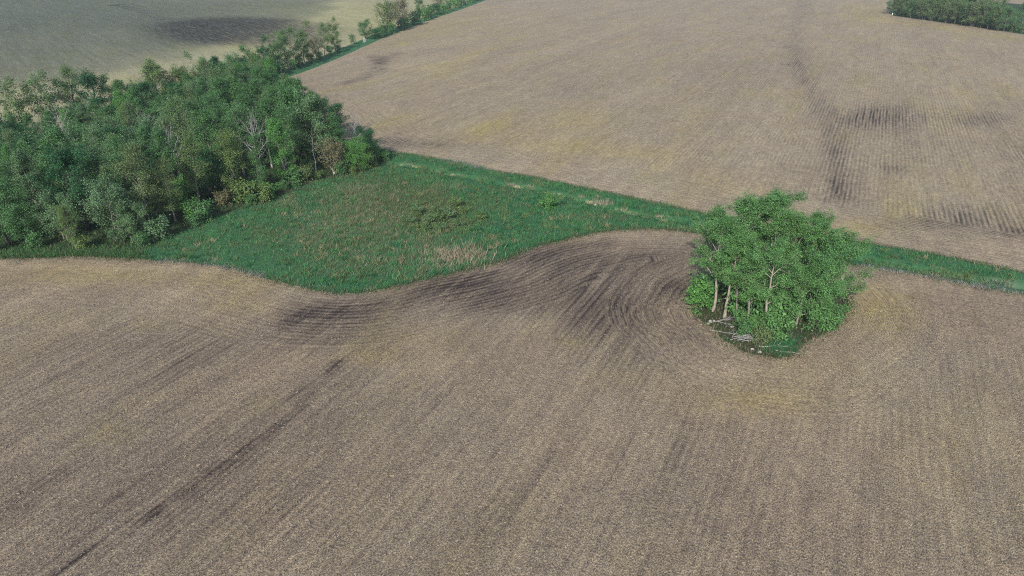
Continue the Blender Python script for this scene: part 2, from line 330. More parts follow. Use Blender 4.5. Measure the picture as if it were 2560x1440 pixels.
    yw = T.math('MULTIPLY', T.math('MAXIMUM', T.math('MULTIPLY_ADD', yw, 4.5, -2.3), 0.0), ywide)
    ylf = T.math('MULTIPLY', T.math('ADD', yl, T.math('MINIMUM', yw, ywide)), T.math('MULTIPLY_ADD', T.noise(pos, 0.5, 3), 1.6, 0.0))
    col = T.mix(T.math('MINIMUM', ylf, 0.8), col, T.mix(1.0, col, (1.04, 1.05, 0.58, 1), 'MULTIPLY'))
    hue = T.noise(pos, 0.06, 3); col = T.mix(T.math('MULTIPLY_ADD', hue, 1.6, -.4), T.mix(1.0, col, (1.0, 1.02, 1.02, 1), 'MULTIPLY'), T.mix(1.0, col, (1.03, 0.98, 0.93, 1), 'MULTIPLY'))
    T.put(T.b.inputs['Base Color'], col); T.b.inputs['Roughness'].default_value = 0.95; T.b.inputs['Specular IOR Level'].default_value = 0.15
    T.bump(c, 0.55, 0.22)
    return T.m
def rows_attr(perp, alongd, uh, mask):
    return {'rows': (GV@perp, uh, mask), 'soil': (DARKV, YELV, PALEV), 'along': (GV@alongd, np.zeros(len(GV)), np.zeros(len(GV)))}
NEAR_M = field_mat('stubble_near', (.372, .292, .193), (.174, .133, .099), (.044, .032, .028), row_amp=.055, base=.59, dstripe=-.22, ywide=.35, fleck=.85, stk=.24)
FAR_M = field_mat('stubble_far', (.380, .302, .200), (.215, .168, .120), (.050, .040, .037), row_amp=0.09, fleck=1.0, base=.63, stk=.22, coarse=.75, ywide=.55)
LEFT_M = field_mat('stubble_left', (.370, .335, .195), (.222, .205, .122), (.052, .038, .033), row_amp=0.05, fleck=.9, base=.68, stk=.5, coarse=.6, ywide=.6)
hm = np.maximum(1-sstep(dL, 11, 17), 1-sstep(dI, 9, 13))
ground_obj('stubble_field', [0], NEAR_M, rows_attr(rp, rd, np.minimum(dL, dI), hm))
ground_obj('far_stubble_field', [1], FAR_M, rows_attr(rp, rd, np.minimum(dU, dW), np.maximum(1-sstep(dU, 13, 19), 1-sstep(dW, 12, 18))))
ground_obj('left_stubble_field', [2], LEFT_M, rows_attr(lp, ld, dH, 1-sstep(dH, 8, 12)))

def green_mat(name, g1, g2, litter=False):
    T = NT(name); pos = T.n('ShaderNodeNewGeometry').outputs['Position']
    tn, ol, gy = T.attr('sward'); bk = T.attr('bank')[0]
    n1 = T.noise(pos, 0.18, 4, .6); n2 = T.noise(pos, 1.3, 4, .65); n3 = T.noise(pos, 6, 2)
    col = T.mix(T.math('MULTIPLY_ADD', n1, 1.8, -.4), (*g1, 1), (*g2, 1))
    col = T.mix(T.math('MULTIPLY_ADD', n2, 1.6, -.55), col, T.mix(1.0, col, (.62, .68, .62, 1), 'MULTIPLY'))
    def over(f, c_, k1, k2):
        return T.mix(T.math('MINIMUM', T.math('MAXIMUM', T.math('MULTIPLY_ADD', T.math('MULTIPLY', f, T.math('ADD', n2, n3)), k1, k2), 0.0), .9), col, (*c_, 1))
    col = over(ol, (.105, .125, .055), 1.3, -.15); col = over(tn, (.25, .205, .13), 1.2, -.2); col = over(gy, (.24, .22, .20), 1.4, -.1)
    col = over(bk, (.40, .32, .20), 1.6, -.1)
    T.put(T.b.inputs['Base Color'], col); T.b.inputs['Roughness'].default_value = .95; T.b.inputs['Specular IOR Level'].default_value = .1
    T.bump(T.math('ADD', n2, T.math('MULTIPLY', n3, .5)), .8, .35)
    return T.m
G_M = green_mat('meadow_turf', (.040, .145, .062), (.078, .165, .074))
F_M = green_mat('woodland_floor', (.035, .065, .028), (.06, .075, .035))
I_M = green_mat('weedy_earth', (.075, .075, .045), (.05, .085, .035))
sw = {'sward': (TANV, OLIV, GREYV), 'bank': (BANK, BANK, BANK)}
ground_obj('meadow_ground', [3], G_M, sw); ground_obj('grove_ground', [4, 6], F_M, sw)
ground_obj('hedge_verge', [5], G_M, sw); ground_obj('copse_ground', [7], I_M, sw)

# ------------------------------------------------------------------ mesh from numpy
def mesh_np(name, co, faces_n, loops, mat, attrs=None):
    me = bpy.data.meshes.new(name); co = np.asarray(co, 'f'); me.vertices.add(len(co)); me.vertices.foreach_set('co', co.ravel())
    loops = np.asarray(loops, 'i').ravel(); me.loops.add(len(loops)); me.loops.foreach_set('vertex_index', loops)
    nf = len(loops)//faces_n; me.polygons.add(nf); me.polygons.foreach_set('loop_start', np.arange(0, nf*faces_n, faces_n, dtype='i'))
    me.update(calc_edges=True)
    for an, v in (attrs or {}).items():
        v = np.asarray(v, 'f')
        if v.ndim == 1: me.attributes.new(an, 'FLOAT', 'POINT').data.foreach_set('value', v)
        else: me.attributes.new(an, 'FLOAT_VECTOR', 'POINT').data.foreach_set('vector', v.ravel())
    if mat: me.materials.append(mat)
    return me

# ------------------------------------------------------------------ plant materials
def leaf_mat(name, col, var=.40, trans=.18):
    T = NT(name); t = T.n('ShaderNodeAttribute', attribute_name='tint').outputs['Fac']; r = T.n('ShaderNodeObjectInfo').outputs['Random']
    c = T.mix(t, (*[v*(1-var) for v in col], 1), (*[min(1, v*(1+var)*m_) for v, m_ in zip(col, (1.12, 1.0, .9))], 1))
    c = T.mix(T.math('MULTIPLY', r, .5), c, T.mix(1.0, c, (.85, .92, 1.1, 1), 'MULTIPLY'))
    T.put(T.b.inputs['Base Color'], c); T.b.inputs['Roughness'].default_value = .6; T.b.inputs['Specular IOR Level'].default_value = .25
    tr = T.n('ShaderNodeBsdfTranslucent'); T.put(tr.inputs[0], T.mix(1.0, c, (1.1, 1.15, .7, 1), 'MULTIPLY'))
    mx = T.n('ShaderNodeMixShader'); mx.inputs[0].default_value = trans
    T.t.links.new(T.b.outputs[0], mx.inputs[1]); T.t.links.new(tr.outputs[0], mx.inputs[2]); T.t.links.new(mx.outputs[0], T.out.inputs[0])
    return T.m
def bark_mat(name, c1, c2):
    T = NT(name); g = T.n('ShaderNodeTexCoord').outputs['Object']; mp = T.n('ShaderNodeMapping'); T.put(mp.inputs[0], g); mp.inputs['Scale'].default_value = (1, 1, .25)
    n = T.noise(mp.outputs[0], 5, 4, .65); T.put(T.b.inputs['Base Color'], T.mix(T.math('MULTIPLY_ADD', n, 2.2, -.6), (*c1, 1), (*c2, 1)))
    T.b.inputs['Roughness'].default_value = .9; T.bump(n, .6, .06); return T.m
LEAF = dict(
    mid=leaf_mat('leaf_mid_green', (.082, .198, .070)), copse=leaf_mat('leaf_fresh_green', (.102, .240, .078)), blue=leaf_mat('leaf_grey_green', (.108, .205, .096)),
    dark=leaf_mat('leaf_dark_green', (.028, .110, .040)), yellow=leaf_mat('leaf_yellow_green', (.122, .205, .066)), bright=leaf_mat('leaf_bright_green', (.095, .250, .062)),
    pale=leaf_mat('leaf_pale_green', (.124, .215, .088)), brown=leaf_mat('leaf_budding_brown', (.150, .155, .080)), olive=leaf_mat('leaf_olive', (.122, .185, .072)),
    cedar=leaf_mat('leaf_cedar', (.022, .095, .036)), white=leaf_mat('blossom_white', (.70, .70, .64), .15))
BARK = dict(grey=bark_mat('bark_grey', (.10, .09, .075), (.26, .24, .20)), pale=bark_mat('bark_pale', (.17, .15, .115), (.42, .38, .30)),
            dark=bark_mat('bark_dark', (.035, .03, .026), (.10, .085, .07)), dead=bark_mat('bark_dead', (.20, .185, .175), (.40, .375, .36)), bleached=bark_mat('wood_bleached', (.28, .25, .205), (.48, .44, .37)))

# ------------------------------------------------------------------ tree growing
def tubes(segs):
    """list of (points, radii, sides) -> verts, quads"""
    vs, qs, n0 = [], [], 0
    for p, r, k_ in segs:
        p = np.asarray(p); m = len(p); t = np.gradient(p, axis=0); t /= np.maximum(np.linalg.norm(t, axis=1), 1e-9)[:, None]
        ref = np.array([0, 0, 1.]) if abs(t[:, 2]).mean() < .8 else np.array([1., 0, 0])
        u = np.cross(t, ref); u /= np.maximum(np.linalg.norm(u, axis=1), 1e-9)[:, None]; w = np.cross(t, u)
        a = np.arange(k_)*2*math.pi/k_
        ringp = p[:, None]+(u[:, None]*np.cos(a)[None, :, None]+w[:, None]*np.sin(a)[None, :, None])*np.asarray(r)[:, None, None]
        vs.append(ringp.reshape(-1, 3)); i = np.arange(m-1)[:, None]*k_; j = np.arange(k_)[None]; j2 = (j+1) % k_
        qs.append((n0+np.stack([i+j, i+j2, i+k_+j2, i+k_+j], -1)).reshape(-1, 4)); n0 += m*k_
    return np.vstack(vs), np.vstack(qs)
def leafmesh(name, C, size, r, mat, out=None, flat=.55):
    n = len(C); nr = r.normal(size=(n, 3)); nr[:, 2] += flat*1.4
    if out is not None: nr += out*0.9
    nr /= np.linalg.norm(nr, axis=1)[:, None]
    a = np.cross(nr, r.normal(size=(n, 3))); a /= np.linalg.norm(a, axis=1)[:, None]; b = np.cross(nr, a)
    s = size*r.uniform(.6, 1.3, n)[:, None]
    co = np.stack([C-a*s*.62, C+b*s*.36+nr*s*.08, C+a*s*.62, C-b*s*.36+nr*s*.08], 1).reshape(-1, 3)
    return co
def grow(key, seed, H, R, cb=.35, stems=1, nl=14, nb=5, leaves=4500, ls=.3, cr=.55, up=(15, 65), topf=.92, lean=.0, prof='oval', thick=1.0, twig=True, spreadstem=.25, droop=0.0, wob=.05, sides=6, limbthick=1.0):
    r = np.random.default_rng(seed); segs = []; tips = []
    for s in range(stems):
        az = 2*math.pi*(s+r.uniform(0, .6))/stems; sp = spreadstem*r.uniform(.6, 1.3) if stems > 1 else 0
        top = H*topf*(1 if s == 0 else r.uniform(.72, 1.0)); m = 8; t = np.linspace(0, 1, m)
        bx = np.array([math.cos(az), math.sin(az)])*(0.25 if stems > 1 else 0)
        d = np.array([math.cos(az), math.sin(az)])*sp*top + r.normal(size=2)*lean*top
        path = np.stack([bx[0]+d[0]*t**1.15, bx[1]+d[1]*t**1.15, t*top], 1)
        path[1:-1, :2] += np.cumsum(r.normal(size=(m-2, 2)), 0)*wob*H*.18
        path[0, 2] = -0.25
        r0 = .021*H*thick/(stems**.45)
        rad = r0*np.interp(t, [0, .06, .5, 1], [1.35, 1.0, .62, .10]); segs.append((path, rad, sides))
        nls = max(3, nl//stems)
        for i in range(nls):
            tt = (i+r.uniform(.1, .9))/nls; h = cb+(1-cb)*tt*.97
            st = np.array([np.interp(h, t, path[:, k_]) for k_ in range(3)])
            pf = {'oval': math.sin(math.pi*(.16+.76*tt))**.7, 'cone': 1.05-tt*.9, 'round': math.sqrt(max(0.05, 1-(2*tt-.9)**2*.85)), 'flat': .55+.45*tt, 'up': .6+.4*math.sin(math.pi*tt)}[prof]
            Ln = R*pf*r.uniform(.72, 1.18); az2 = az+2.39996*i+r.uniform(-.5, .5); el = math.radians(up[0]+(up[1]-up[0])*tt+r.uniform(-10, 10))
            dv = np.array([math.cos(az2)*math.cos(el), math.sin(az2)*math.cos(el), math.sin(el)]); q = np.linspace(0, 1, 5)[:, None]
            lp_ = st+dv*Ln*q+np.array([0, 0, 1.])*(Ln*.14*q**2*(1-droop*3))+np.cumsum(r.normal(size=(5, 3)), 0)*Ln*.035*(q > 0)
            lr = np.interp(h, t, rad)*.55*limbthick; segs.append((lp_, np.maximum(.012, lr*np.array([1, .8, .6, .4, .16])), 4))
            for j in range(nb):
                f = r.uniform(.28, 1.0); s2 = np.array([np.interp(f*4, range(5), lp_[:, k_]) for k_ in range(3)])
                d2 = dv+r.normal(size=3)*.62; d2[2] += .15-droop; d2 /= np.linalg.norm(d2); L2 = Ln*r.uniform(.26, .52)
                q3 = np.linspace(0, 1, 4)[:, None]; bp = s2+d2*L2*q3+np.cumsum(r.normal(size=(4, 3)), 0)*L2*.07*(q3 > 0)
                if twig: segs.append((bp, np.maximum(.010, lr*.42*np.array([1, .7, .45, .2])), 3))
                for f3 in (.35, .7, 1.0): tips.append(s2+d2*L2*f3)
            tips.append(lp_[-1]); tips.append(lp_[-2])
        tips.append(path[-1])
    vs, qs = tubes(segs); tips = np.array(tips)
    tr = mesh_np(key+'_trunk', vs, 4, qs, None); tr.polygons.foreach_set('use_smooth', np.ones(len(qs), bool))
    cm = None
    if leaves:
        wts = r.uniform(.25, 1.6, len(tips)); idx = r.choice(len(tips), leaves, p=wts/wts.sum())
        off = r.normal(size=(leaves, 3))*np.array([1, 1, .72])*cr; C = tips[idx]+off; C[:, 2] = np.maximum(C[:, 2], .12)
        mid = np.array([tips[:, 0].mean(), tips[:, 1].mean(), tips[:, 2].mean()-H*.12]); o = C-mid; o /= np.maximum(np.linalg.norm(o, axis=1), .01)[:, None]
        co = leafmesh(key, C, ls, r, None, o); ct = r.uniform(0, 1, len(tips))
        tint = np.clip(.55*ct[idx]+.45*r.uniform(0, 1, leaves), 0, 1)
        cm = mesh_np(key+'_crown', co, 4, np.arange(leaves*4), None, {'tint': np.repeat(tint, 4)})
    return dict(H=H, trunk=tr, crown=cm)

K = {}
def kind(name, n, **kw): K[name] = [grow(name, 100*len(K)+7*i+3, **kw) for i in range(n)]
kind('copse', 6, H=13, R=3.7, cb=.32, nl=15, nb=5, leaves=14500, ls=.16, cr=.31, up=(32, 76), prof='oval', thick=.75, lean=.06, limbthick=1.6)
kind('copsefront', 3, H=13, R=3.4, cb=.36, nl=14, nb=5, leaves=12500, ls=.16, cr=.31, up=(30, 74), prof='oval', thick=.8, lean=.03, limbthick=1.5)
kind('copselow', 2, H=9, R=4.2, cb=.10, nl=18, nb=6, leaves=16000, ls=.16, cr=.34, up=(5, 66), prof='round', thick=.9, lean=.06)
kind('tall', 5, H=14, R=3.1, cb=.16, nl=24, nb=5, leaves=14500, ls=.18, cr=.36, up=(28, 76), prof='oval', lean=.03, thick=.75)
kind('sparse', 4, H=13, R=3.3, cb=.20, nl=18, nb=6, leaves=8000, ls=.165, cr=.42, up=(28, 72), prof='up', lean=.04, thick=.75, limbthick=1.25)
kind('round', 3, H=11, R=4.4, cb=.16, nl=22, nb=6, leaves=16000, ls=.195, cr=.40, up=(0, 70), prof='round')
kind('bushy', 3, H=9, R=3.2, cb=.14, stems=3, nl=24, nb=5, leaves=13000, ls=.175, cr=.40, up=(10, 65), prof='round', spreadstem=.24)
kind('loose', 3, H=8.5, R=3.6, cb=.26, nl=15, nb=5, leaves=5600, ls=.24, cr=.40, up=(18, 60), prof='flat', lean=.07, wob=.1, limbthick=1.3)
kind('cedar', 1, H=8, R=1.75, cb=.04, nl=34, nb=5, leaves=6000, ls=.28, cr=.34, up=(20, 60), prof='up', twig=False)
kind('dead', 3, H=11, R=3.6, cb=.34, nl=17, nb=7, leaves=0, up=(28, 70), prof='up', thick=.8, lean=.04, limbthick=2.2)
kind('snag', 2, H=9, R=1.6, cb=.45, nl=5, nb=2, leaves=0, up=(30, 65), prof='up', thick=.85, lean=.06)
kind('brush', 2, H=6, R=2.6, cb=.12, stems=5, nl=30, nb=6, leaves=4200, ls=.20, cr=.38, up=(30, 75), prof='round', spreadstem=.32)
kind('shrub', 4, H=3.0, R=1.45, cb=.05, stems=4, nl=20, nb=4, leaves=1500, ls=.26, cr=.30, up=(8, 65), prof='round', spreadstem=.3, sides=4)
kind('weedbush', 2, H=1.6, R=1.0, cb=.05, stems=4, nl=14, nb=3, leaves=700, ls=.2, cr=.22, up=(8, 60), prof='round', spreadstem=.4, sides=4)
TREES = []
def plant(kd, xy, h, leaf, bark, name, label, cat, group=None, rz=None, wide=1.0):
    v = K[kd][rng.integers(len(K[kd]))]; s = h/v['H']; e = bpy.data.objects.new(name, None); COL.objects.link(e); e.empty_display_size = .5
    e.location = (xy[0], xy[1], 0); e.rotation_euler = (0, 0, rng.uniform(0, 6.28) if rz is None else rz); e.scale = (s*wide, s*wide, s)
    for part, me, m in (('trunk', v['trunk'], BARK[bark]), ('crown', v['crown'], LEAF.get(leaf))):
        if me is None: continue
        if len(me.materials) == 0: me.materials.append(m)
        o = bpy.data.objects.new(part, me); COL.objects.link(o); o.parent = e
        o.material_slots[0].link = 'OBJECT'; o.material_slots[0].material = m
    tag(e, label, cat, group); TREES.append(e); return e

def _ord(n):
    u = 'first second third fourth fifth sixth seventh eighth ninth tenth eleventh twelfth thirteenth fourteenth fifteenth sixteenth seventeenth eighteenth nineteenth'.split()
    tens = ['twent', 'thirt', 'fort', 'fift', 'sixt', 'sevent', 'eight', 'ninet']
    if n < 19: return u[n]
    t, r = divmod(n+1, 10)
    return tens[t-2]+'ieth' if r == 0 else tens[t-2]+'y-'+u[r-1]
ORD = [_ord(i) for i in range(98)]

# ------------------------------------------------------------------ the copse in the near field
COPSE = [ # base px, kind, height, leaf, bark, label
    ((1783, 776), 'copsefront', 11.5, 'pale', "leafy copse tree with bare pale lower trunk at the copse's left end"),
    ((1812, 792), 'copsefront', 11.0, 'pale', 'copse tree with straight pale trunk just right of the leftmost trunk'),
    ((1840, 800), 'copsefront', 10.0, 'grey', 'thinner copse tree with forked grey trunk between pale trunks'),
    ((1866, 828), 'copsefront', 9.5, 'grey', 'copse tree with ivy-green lower trunk above the pile of dead branches'),
    ((1906, 834), 'copsefront', 11.0, 'pale', 'copse tree with the thickest pale trunk at the front of the copse'),
    ((1990, 812), 'copselow', 6.8, 'pale', 'low-branched copse tree beside the bright green weed patch'),
    ((2035, 802), 'copselow', 7.6, 'grey', 'broad copse tree whose crown hangs low at the front right'),
    ((2068, 765), 'copselow', 8.6, 'grey', "copse tree at the copse's right end with loose outer branches"),
    ((2015, 742), 'copse', 9.8, 'pale', 'pale-limbed copse tree near the gap in the right half of the copse'),
    ((1965, 745), 'copse', 10.6, 'pale', 'tall copse tree at the middle of the copse'),
    ((1900, 748), 'copse', 11.6, 'grey', "tall copse tree behind the thickest pale trunk"),
    ((1835, 738), 'copse', 12.6, 'pale', "tallest copse tree rising at the copse's upper left"),
    ((1762, 728), 'copse', 11.0, 'pale', "copse tree with crown spreading over the dark soil on the left"),
    ((1935, 708), 'copse', 12.2, 'pale', 'copse tree whose crown forms the top peak beside the far field'),
    ((2005, 708), 'copse', 9.6, 'grey', 'back copse tree right of the top peak'),
    ((1868, 712), 'copse', 11.8, 'grey', 'back copse tree between the tallest tree and the top peak'),
]
for (px, py), kd, h, bk, lab in COPSE:
    plant(kd, P(px, py), h, 'copse', bk, 'copse_tree', lab, 'tree', 'trees of the copse in the near field')
for (px, py), h, lf, lab in [((1745, 772), 3.2, 'bright', "bright green shrub at the left foot of the copse"), ((1862, 842), 1.7, 'mid', 'ivy-green shrub below the ivy-clad copse trunk'),
                             ((1935, 845), 2.8, 'copse', 'leafy shrub right of the thickest copse trunk'), ((1900, 858), 1.8, 'olive', 'low olive shrub behind the dead branch pile'), ((1852, 785), 4.2, 'copse', 'tall shrub filling the shade behind the forked copse trunk'), ((1890, 798), 4.4, 'mid', 'tall shrub in the shade left of the thickest copse trunk'), ((1925, 815), 4.0, 'copse', 'tall shrub in the shade right of the thickest copse trunk'), ((2065, 822), 2.4, 'copse', 'low shrub under the right end of the copse'), ((1884, 834), 2.1, 'copse', 'tall ivy-green shrub between the two front copse trunks'), ((1850, 814), 1.8, 'copse', 'leafy shrub between the forked grey trunk and the ivy-clad one'), ((1760, 752), 3.2, 'copse', 'leafy shrub behind the bright green one at the left foot of the copse'), ((2035, 822), 2.6, 'copse', 'leafy shrub at the front right of the copse')]:
    plant('shrub', P(px, py), h, lf, 'grey', 'shrub', lab, 'shrub', 'shrubs under the copse')

# ------------------------------------------------------------------ the grove on the left
LOOK = {'tall': 'tall', 'sparse': 'thin-leaved', 'round': 'round dense', 'bushy': 'bushy', 'loose': 'open airy', 'dead': 'bare grey dead', 'snag': 'bare pale dead', 'brush': 'twiggy', 'cedar': 'columnar'}
HUE = {'mid': 'green', 'blue': 'grey-green', 'dark': 'dark green', 'yellow': 'yellow-green', 'pale': 'pale green', 'brown': 'brownish', 'bright': 'bright green', 'olive': 'olive', None: '', 'cedar': 'dark'}
G = [ # base pixel, kind, height, leaf, bark
    ((65, 352), 'loose', 10.5, 'pale', 'dark'), ((140, 340), 'loose', 11, 'pale', 'grey'), ((205, 325), 'sparse', 14.5, 'pale', 'dark'), ((258, 335), 'round', 13, 'dark', 'dark'),
    ((312, 318), 'round', 7, 'dark', 'dark'), ((408, 300), 'round', 13, 'yellow', 'dark'), ((350, 300), 'sparse', 8, 'pale', 'grey'), ((470, 285), 'round', 11, 'yellow', 'dark'), ((515, 262), 'loose', 10, 'blue', 'grey'),
    ((548, 215), 'cedar', 8.5, 'cedar', 'dark'), ((600, 232), 'loose', 9.5, 'mid', 'dark'), ((640, 225), 'loose', 9, 'dark', 'dark'),
    ((560, 362), 'tall', 14.5, 'mid', 'grey'), ((620, 350), 'tall', 14.5, 'mid', 'grey'), ((655, 345), 'tall', 13, 'mid', 'grey'), ((700, 385), 'tall', 13.5, 'mid', 'dark'), ((748, 388), 'round', 13, 'mid', 'dark'),
    ((798, 408), 'round', 12.5, 'blue', 'dark'), ((845, 410), 'tall', 10.0, 'mid', 'dark'), ((895, 392), 'dead', 9.0, None, 'dead'), ((838, 436), 'brush', 6.0, 'brown', 'pale'), ((897, 430), 'bushy', 6.3, 'bright', 'dark'),
    ((722, 462), 'tall', 12.5, 'bright', 'pale'), ((648, 455), 'dead', 11.5, None, 'dead'), ((790, 428), 'snag', 8, None, 'bleached'), ((540, 470), 'tall', 14, 'mid', 'grey'), ((610, 440), 'sparse', 13.5, 'mid', 'pale'), ((585, 500), 'sparse', 12, 'yellow', 'dark'),
    ((295, 600), 'bushy', 9.5, 'blue', 'grey'), ((335, 605), 'bushy', 6, 'blue', 'grey'), ((165, 600), 'bushy', 7.5, 'blue', 'grey'), ((195, 628), 'sparse', 7, 'yellow', 'grey'), ((25, 610), 'bushy', 9.0, 'mid', 'dark'), ((75, 605), 'bushy', 6.5, 'mid', 'dark'),
    ((222, 570), 'round', 12, 'dark', 'dark'), ((380, 575), 'sparse', 13, 'olive', 'grey'), ((440, 555), 'sparse', 10, 'olive', 'grey'), ((500, 520), 'sparse', 12, 'yellow', 'grey'), ((110, 560), 'tall', 12, 'blue', 'grey'), ((20, 545), 'tall', 12, 'mid', 'grey'),
    ((185, 500), 'round', 12, 'mid', 'dark'), ((260, 470), 'snag', 10, None, 'dead'), ((190, 430), 'dead', 11, None, 'dead'), ((440, 400), 'bushy', 10, 'blue', 'grey'), ((285, 440), 'bushy', 10, 'blue', 'grey'),
    ((10, 400), 'round', 9, 'dark', 'dark'), ((50, 420), 'round', 8.5, 'dark', 'dark'), ((385, 420), 'dead', 10, None, 'dead'), ((460, 480), 'dead', 11, None, 'dead'), ((680, 420), 'snag', 11, None, 'bleached')]
gp = [(P(*q), kd, h, lf, bk) for q, kd, h, lf, bk in G]
have = [g[0] for g in gp]
bx0, by0 = GROVE.min(0); bx1, by1 = GROVE.max(0)
for _ in range(5000):
    q = np.array([rng.uniform(max(bx0, -105), bx1), rng.uniform(by0, by1)])
    if not inside(q[None], GROVE)[0] or min(np.hypot(*(q-h_)) for h_ in have) < 4.4: continue
    if np.hypot(*(q-P(898, 375))) < 9: continue
    if dist_line(q[None], GROVE)[0][0] < 2.2 or abs(q[0])/q[1] > .80: continue
    dfr = min(dist_line(q[None], L0)[0][0], dist_line(q[None], GF)[0][0]); dbk = dist_line(q[None], GL)[0][0]
    w = rng.uniform()
    if dbk < 8: kd, h, lf = [('loose', 8, 'mid'), ('round', 7.5, 'mid'), ('loose', 8, 'blue'), ('bushy', 7, 'dark')][int(w*4)]
    elif q[0] > P(560, 380)[0]: kd, h, lf = [('tall', 12, 'mid'), ('tall', 12.5, 'mid'), ('sparse', 12, 'mid'), ('tall', 11, 'pale'), ('bushy', 8, 'dark')][int(w*5)]
    else: kd, h, lf = [('tall', 11.5, 'mid'), ('bushy', 10, 'blue'), ('sparse', 12, 'pale'), ('tall', 12, 'bright'), ('tall', 12, 'mid'), ('round', 9.5, 'dark'), ('sparse', 12, 'pale'), ('bushy', 9, 'mid')][int(w*8)]
    if dfr < 5: h *= .8
    if q[0]/q[1] < -.58 and dfr > 18: h *= .72
    have.append(q); gp.append((q, kd, h*rng.uniform(.88, 1.1), lf, ['grey', 'dark', 'dark'][int(rng.integers(3))]))
bins = {}
for g in gp:
    q = g[0][None]; dfr = min(dist_line(q, L0)[0][0], dist_line(q, GF)[0][0]); dbk = min(dist_line(q, GL)[0][0], dist_line(q, GB)[0][0])
    b = 'front row' if dfr < 6.5 else 'back row' if dbk < 8 else 'second row' if dfr < 14 else 'third row' if dfr < 22 else 'fourth row' if dfr < 31 else 'fifth row'
    bins.setdefault(b, []).append(g)
for b, l in bins.items():
    l.sort(key=lambda g: g[0][0]/g[0][1])
    for i, (q, kd, h, lf, bk) in enumerate(l):
        look = (LOOK[kd]+' '+HUE[lf]).strip()
        nm = 'dead_tree' if lf is None else 'cedar_tree' if kd == 'cedar' else 'deciduous_tree'
        lab = f"{look} {'trunk' if kd == 'snag' else 'cedar' if kd == 'cedar' else 'tree'}, {ORD[i]} from the left in the {b} of the grove"
        plant(kd, q, h, lf, bk, nm, lab, 'tree', 'trees of the grove')
# shrubs along the grove's edges
edge = lin(np.vstack([P(-60, 640), P(100, 632), P(340, 632), P(400, 612), P(545, 548), P(690, 497), P(765, 462), P(900, 440), P(960, 405)]), 2.6)
es = []
for i, q in enumerate(edge):
    q = q+rng.normal(size=2)*.7+np.array([-.5, 1.3])
    if rng.uniform() < .22: continue
    es.append((q, rng.uniform(1.3, 3.1), ['mid', 'bright', 'yellow', 'olive', 'mid', 'blue', 'bright'][int(rng.integers(7))]))
for q, h, lf in [(P(482, 545), 2.8, 'bright'), (P(505, 545), 2.2, 'bright'), (P(612, 505), 3.4, 'yellow'), (P(640, 492), 2.6, 'bright'), (P(455, 520), 4.2, 'bright'), (P(560, 515), 2.4, 'brown'), (P(945, 400), 2.4, 'mid'), (P(915, 400), 3.6, 'mid'), (P(895, 405), 3.0, 'bright')]: es.append((q, h, lf))
es.sort(key=lambda g: g[0][0]/g[0][1])
for i, (q, h, lf) in enumerate(es):
    plant('shrub', q, h, lf, 'grey', 'shrub', f"{'low' if h < 2.3 else 'taller'} {HUE[lf]} shrub, {ORD[i]} from the left along the grove's front edge", 'shrub', "shrubs along the grove's front edge")

# ------------------------------------------------------------------ hedgerow
HG = [ # px base, kind, h, leaf, bark, label
    ((618, 208), 'round', 7.5, 'dark', 'dark', 'dark green hedgerow tree right behind the columnar cedar'), ((665, 190), 'loose', 8.5, 'dark', 'dark', 'gaunt dark hedgerow tree with open branches just above the grove'),
    ((690, 182), 'loose', 9, 'mid', 'dark', 'green hedgerow tree with forked dark trunk left of the tall pale one'), ((722, 172), 'bushy', 13.0, 'pale', 'grey', 'tall pale green hedgerow tree, tallest in the lower hedgerow'),
    ((762, 160), 'loose', 10.5, 'pale', 'grey', 'open pale hedgerow tree right of the tallest one'), ((790, 148), 'brush', 7, 'brown', 'dark', 'twiggy brown hedgerow tree before the dark soil patch'),
    ((812, 140), 'sparse', 12, 'pale', 'grey', 'slim pale hedgerow tree at the right end of the dark soil patch'), ((838, 128), 'loose', 9.5, 'yellow', 'dark', 'yellowish airy hedgerow tree beside the bare grass gap'),
    ((882, 112), 'brush', 4, 'pale', 'grey', 'small pale bush alone at the bare grass gap'), ((914, 98), 'bushy', 8.5, 'mid', 'dark', 'rounded green hedgerow tree above the white blossom'),
    ((968, 82), 'brush', 13.0, 'olive', 'dark', 'broad brownish budding hedgerow tree, widest in the upper hedgerow'), ((1000, 70), 'brush', 12.5, 'brown', 'dark', 'brown twiggy hedgerow tree joined to the widest one'),
    ((1048, 52), 'tall', 15.0, 'mid', 'grey', 'tall upright green hedgerow tree near the top edge'), ((1098, 24), 'brush', 9.5, 'brown', 'grey', 'pale brown twiggy hedgerow tree right of the tall upright one'), ((1128, 14), 'bushy', 10, 'bright', 'dark', 'bright green hedgerow tree last but one at the top edge'), ((1160, 5), 'round', 9, 'dark', 'dark', 'dark hedgerow tree cut by the top edge of the picture')]
for q, kd, h, lf, bk, lab in HG: plant(kd, P(*q), h, lf, bk, 'hedgerow_tree', lab, 'tree', 'trees of the hedgerow')
